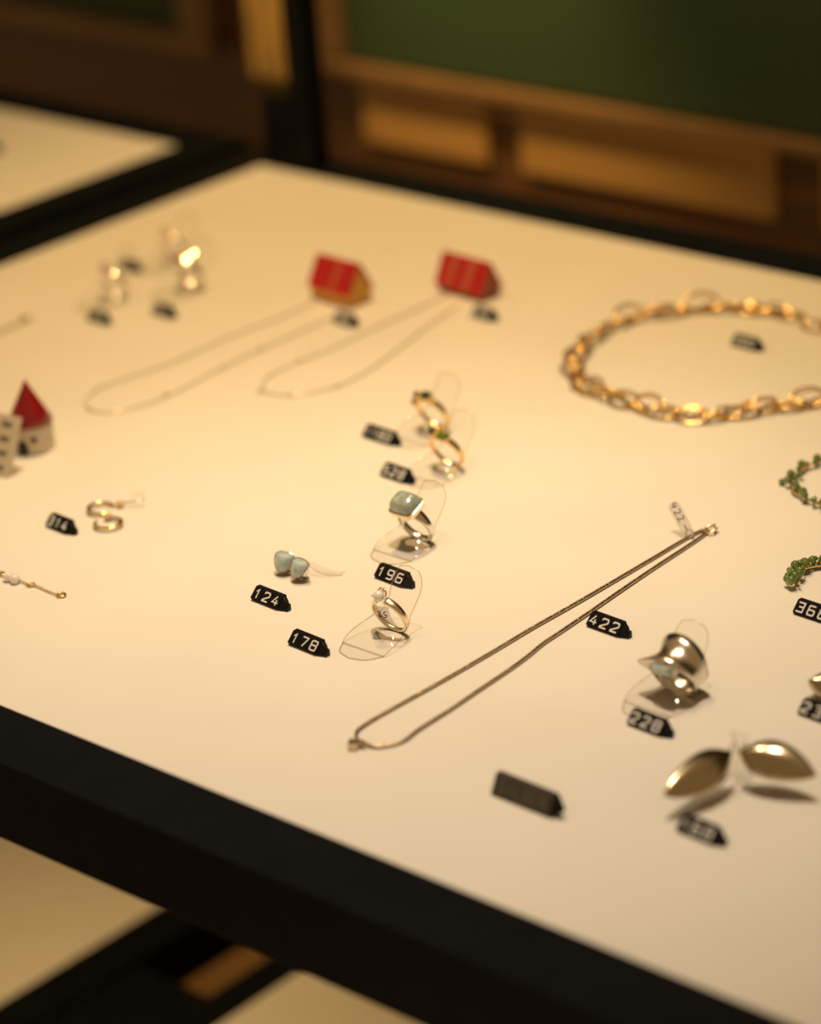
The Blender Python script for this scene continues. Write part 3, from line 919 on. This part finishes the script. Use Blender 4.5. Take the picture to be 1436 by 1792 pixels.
# ------------------------------------------------------------------ gold hoop earrings at the left
HOOP = 'pair of gold hoop earrings'
for px, py, a0, a1, lab in ((178, 895, 75, 345, 'upper gold hoop earring beside tag 314, with a small clear flag'), (190, 921, -165, 142, 'lower gold hoop earring beside tag 314')):
    t = thing('hoop_earring', lab, 'earring', at(px, py), 0, HOOP)
    t.location.z = TZ
    arc = [Vector((6.6 * math.cos(math.radians(a0 + (a1 - a0) * k / 36)), 6.4 * math.sin(math.radians(a0 + (a1 - a0) * k / 36)), 1.3 + 0.6 * math.sin(k / 36 * PI))) for k in range(37)]
    MB().tube(arc, 0.85, 10).build('hoop', 'gold', t)
    e = arc[-1] if px == 190 else arc[0]
    q = e + (Vector((2.6, 2.0, 0.8)) if px == 178 else Vector((0.2, 0.4, 1.2)))
    MB().tube([e, q, q + Vector((2.2, 1.2, 0))], 0.4, 8).build('post', 'palegold', t)
    MB().sphere(q, 2.1, 14, 10, None, (1, 1, 0.9)).build('earring_back', 'rose', t)
    if px == 178:
        MB().tube([q + Vector((1, 1, 0)), q + Vector((5.5, 4.6, 0.6)), q + Vector((9.0, 8.0, 1.6))], 0.42, 6).build('flag_stem', 'satin', t)
        fp = q + Vector((3.5, 4.6, 1.5))
        MB().loft([[fp + Vector((0, 0, 0)), fp + Vector((5, 4.5, 0.8)), fp + Vector((3.6, 6.0, 3.0)), fp + Vector((-1.4, 1.6, 2.2))], [fp + Vector((0.1, -0.1, 0.1)), fp + Vector((5.1, 4.4, 0.9)), fp + Vector((3.7, 5.9, 3.1)), fp + Vector((-1.3, 1.5, 2.3))]]).build('flag', 'film', t)

# ------------------------------------------------------------------ pearl bracelet end at the left edge
t = thing('pearl_bracelet', 'end of a fine gold bracelet with two pearls at the left edge', 'bracelet', at(30, 1012))
t.location.z = TZ
for px, py in ((14, 1009), (26, 1013)):
    MB().sphere(local_path(t, [(px, py, 2.3)])[0] + Vector((0, 0, 0)), 2.4, 18, 12).build('pearl', 'pearl', t)
pth = spline(local_path(t, [(31, 1014), (42, 1019), (52, 1024), (58, 1023), (75, 1030), (88, 1036), (101, 1040)], 0.9), 8)
ch = MB().tube(pth, 0.3, 6)
for p, tg in walk(pth, 1.5):
    ch.sphere(p, 0.48, 6, 4)
for p in local_path(t, [(-40, 995), (-15, 1000), (0, 1003), (8, 1006)], 0.9):
    pass
pl = spline(local_path(t, [(-40, 990), (-18, 998), (-4, 1004), (9, 1008)], 0.9), 8)
ch.tube(pl, 0.32, 6)
ch.build('fine_chain', 'gold', t)
for px, py, rr, w in ((54, 1023, 1.6, 0.42), (107, 1041, 1.9, 0.45), (1, 1004, 1.7, 0.45)):
    c = local_path(t, [(px, py, 0.7)])[0]
    MB().tube([c + Vector((rr * math.cos(a) * 1.15, rr * math.sin(a), 0)) for a in [2 * PI * q / 20 for q in range(20)]], w, 6, True).build('jump_ring', 'gold', t)

# ------------------------------------------------------------------ chain end further back at the left edge
t = thing('chain_necklace', 'blurred end of a thin gold chain lying under the far left rail', 'necklace', at(20, 572))
t.location.z = TZ
pth = spline(local_path(t, [(-60, 600), (-20, 588), (0, 581), (20, 572), (38, 563), (45, 558)], 0.7), 8)
MB().tube(pth, 0.55, 6).build('fine_chain', 'palegold', t)
c = local_path(t, [(45, 557, 1.5)])[0]
MB().tube([c + Vector((2.3 * math.cos(a), 2.3 * math.sin(a), 0)) for a in [2 * PI * q / 20 for q in range(20)]], 0.9, 8, True).build('clasp', 'palegold', t)

# dark tag on the left table, cut by the frame
t = thing('price_tag', 'dark tag on the left table, cut off by the left edge', 'price tag', at(-22, 265), -3, TAGS)
t.location.z = TZ
MB().box((-10, 0, 0), (10, 6, 1.4)).build('holder_rail', 'tag', t, MM, 0.2)
MB().loft([[Vector((x, y, z)) for y, z in ((0, 1.4), (4.4, 5.8), (6.2, 5.8), (6.2, 1.4))] for x in (-10, 6)]).build('tag_body', 'tag', t, MM, 0.2)
MB().loft([[Vector((x, 3 + (y - 3) * k, z * k + 0.2)) for y, z in ((0, 1.4), (4.0, 5.4), (6.0, 5.4), (6.0, 0.2))] for x, k in ((6, 0.95), (11, 0.5))]).build('end_cap', 'tag', t, MM, 0.1)


# ------------------------------------------------------------------ leaf earrings
def leaf(root, D, L, Wd, cup, th=0.5, nu=22, nv=10):
    loops = []
    for i in range(nu + 1):
        u = i / nu
        w = max(0.05, Wd / 2 * math.sin(PI * u ** 0.8) ** 0.75)
        top, bot = [], []
        for j in range(nv + 1):
            v = 2 * j / nv - 1
            z = cup * (1 - v * v) * math.sin(PI * (0.4 + 0.6 * u)) - 2.0 * (u - 0.25) ** 2
            p = Vector((L * u, w * v + 1.0 * math.sin(PI * u), z))
            top.append(D @ p)
            bot.append(D @ (p - Vector((0, 0, th))))
        loops.append(top + bot[::-1])
    MB().loft(loops, True, True).build('leaf_blade', 'leaf', root)


LEAF = 'pair of silver leaf earrings'
for px, py, z, ang, rollx, lab in ((1276, 1318, 14, -97, -44, 'left silver leaf earring above tag on the front right, pointing to the front'),
                                   (1294, 1318, 14, 12, 42, 'right silver leaf earring on the front right, pointing to the right edge')):
    base = at(px, py, z * MM)
    t = thing('leaf_earring', lab, 'earring', (base.x, base.y, TZ), 0, LEAF)
    D = Matrix.Translation((0, 0, z)) @ Matrix.Rotation(math.radians(ang), 4, 'Z') @ Matrix.Rotation(math.radians(5), 4, 'Y') @ Matrix.Rotation(math.radians(rollx), 4, 'X')
    leaf(t, D, 35 if ang < 0 else 31, 15.5, 3.0)
    MB().tube([Vector((0, 0, z)), Vector((0, 1.5, z + 2.5)), Vector((0, 4.5, z + 2.0)), Vector((0.3, 5.0, z - 2))], 0.45, 8).build('ear_wire', 'silver', t)
b0 = at(1284, 1318, 12 * MM)
t = thing('earring_stand', 'small clear plastic stand between the two silver leaf earrings', 'stand', (b0.x, b0.y + 0.004, TZ))
MB().loft([[Vector((x, y, z)) for x, y in ((-w, -d), (w, -d), (w, d), (-w, d))] for w, d, z in ((4.5, 4, 0.1), (4.2, 3.5, 1.0), (1.6, 1.2, 4), (1.4, 0.9, 13), (2.8, 0.8, 16), (3.2, 0.7, 19))], True, True).build('stand_body', 'film', t)
MB().tube([Vector((-3.2, -0.7, 19)), Vector((-1.4, -0.9, 13)), Vector((-1.6, -1.2, 4))], 0.25, 6).build('stand_edge', 'filmedge', t)

t = thing('gold_leaf_pendant', 'olive gold leaf tip behind the cut off tag at the right edge', 'earring', at(1418, 1219))
t.location.z = TZ
leaf(t, Matrix.Translation((-1, 0, 1.6)) @ Matrix.Rotation(math.radians(26), 4, 'Z') @ Matrix.Rotation(math.radians(32), 4, 'X'), 34, 16, 3.0)
for ob in t.children:
    ob.data.materials[0] = MAT['leaf']
    ob.location.z = 0.004


# ------------------------------------------------------------------ green bead earrings at the right edge
def bead_earring(px, py, label, route, count, spread, rz=0):
    t = thing('bead_earring', label, 'earring', at(px, py), 0, 'green bead earrings at the right edge')
    t.location.z = TZ
    pth = spline(local_path(t, route, 2.2), 8)
    MB().tube(pth, 0.6, 8).build('wire', 'gold', t)
    tot = sum((b - a).length for a, b in zip(pth, pth[1:]))
    bead = MB().sphere((0, 0, 0), 2.0, 14, 10).mesh('bead', 'greenbead')
    knot = MB().sphere((0, 0, 0), 0.75, 8, 6).mesh('gold_bead', 'gold')
    k = 0
    for p, tg in walk(pth, tot / count):
        for me, nm, sp in ((bead, 'bead', spread), (knot, 'gold_bead', spread * 0.75)):
            o = bpy.data.objects.new(nm, me)
            COL.objects.link(o)
            o.parent = t
            s = random.uniform(0.65, 1.1)
            a = random.uniform(0, 2 * PI)
            rr = random.uniform(0.5, 1.0) * sp
            q = p + Vector((-tg.y, tg.x, 0)) * math.cos(a) * rr + Vector((0, 0, abs(math.sin(a)) * rr))
            rad = 2.0 * s if nm == 'bead' else 0.75 * s
            q.z = max(q.z, rad)
            o.location = q * MM
            o.scale = (s, s, s)
            k += 1


bead_earring(1410, 860, 'upper green bead hoop earring with loose dangling beads, cut by the right edge', [(1450, 800), (1420, 812), (1398, 826), (1385, 842), (1386, 858), (1402, 868), (1425, 879), (1455, 890)], 22, 2.6)
bead_earring(1410, 1010, 'lower green bead cluster earring above tag 366, cut by the right edge', [(1388, 1024), (1390, 1008), (1402, 997), (1420, 992), (1445, 988), (1470, 985)], 27, 4.0)
bt = thing('dangling_bead', 'single green bead dangling left of the upper green bead hoop', 'bead', at(1368, 849))
bt.location.z = TZ
MB().sphere((0, 0, 1.7), 1.7, 14, 10).build('bead', 'greenbead', bt)
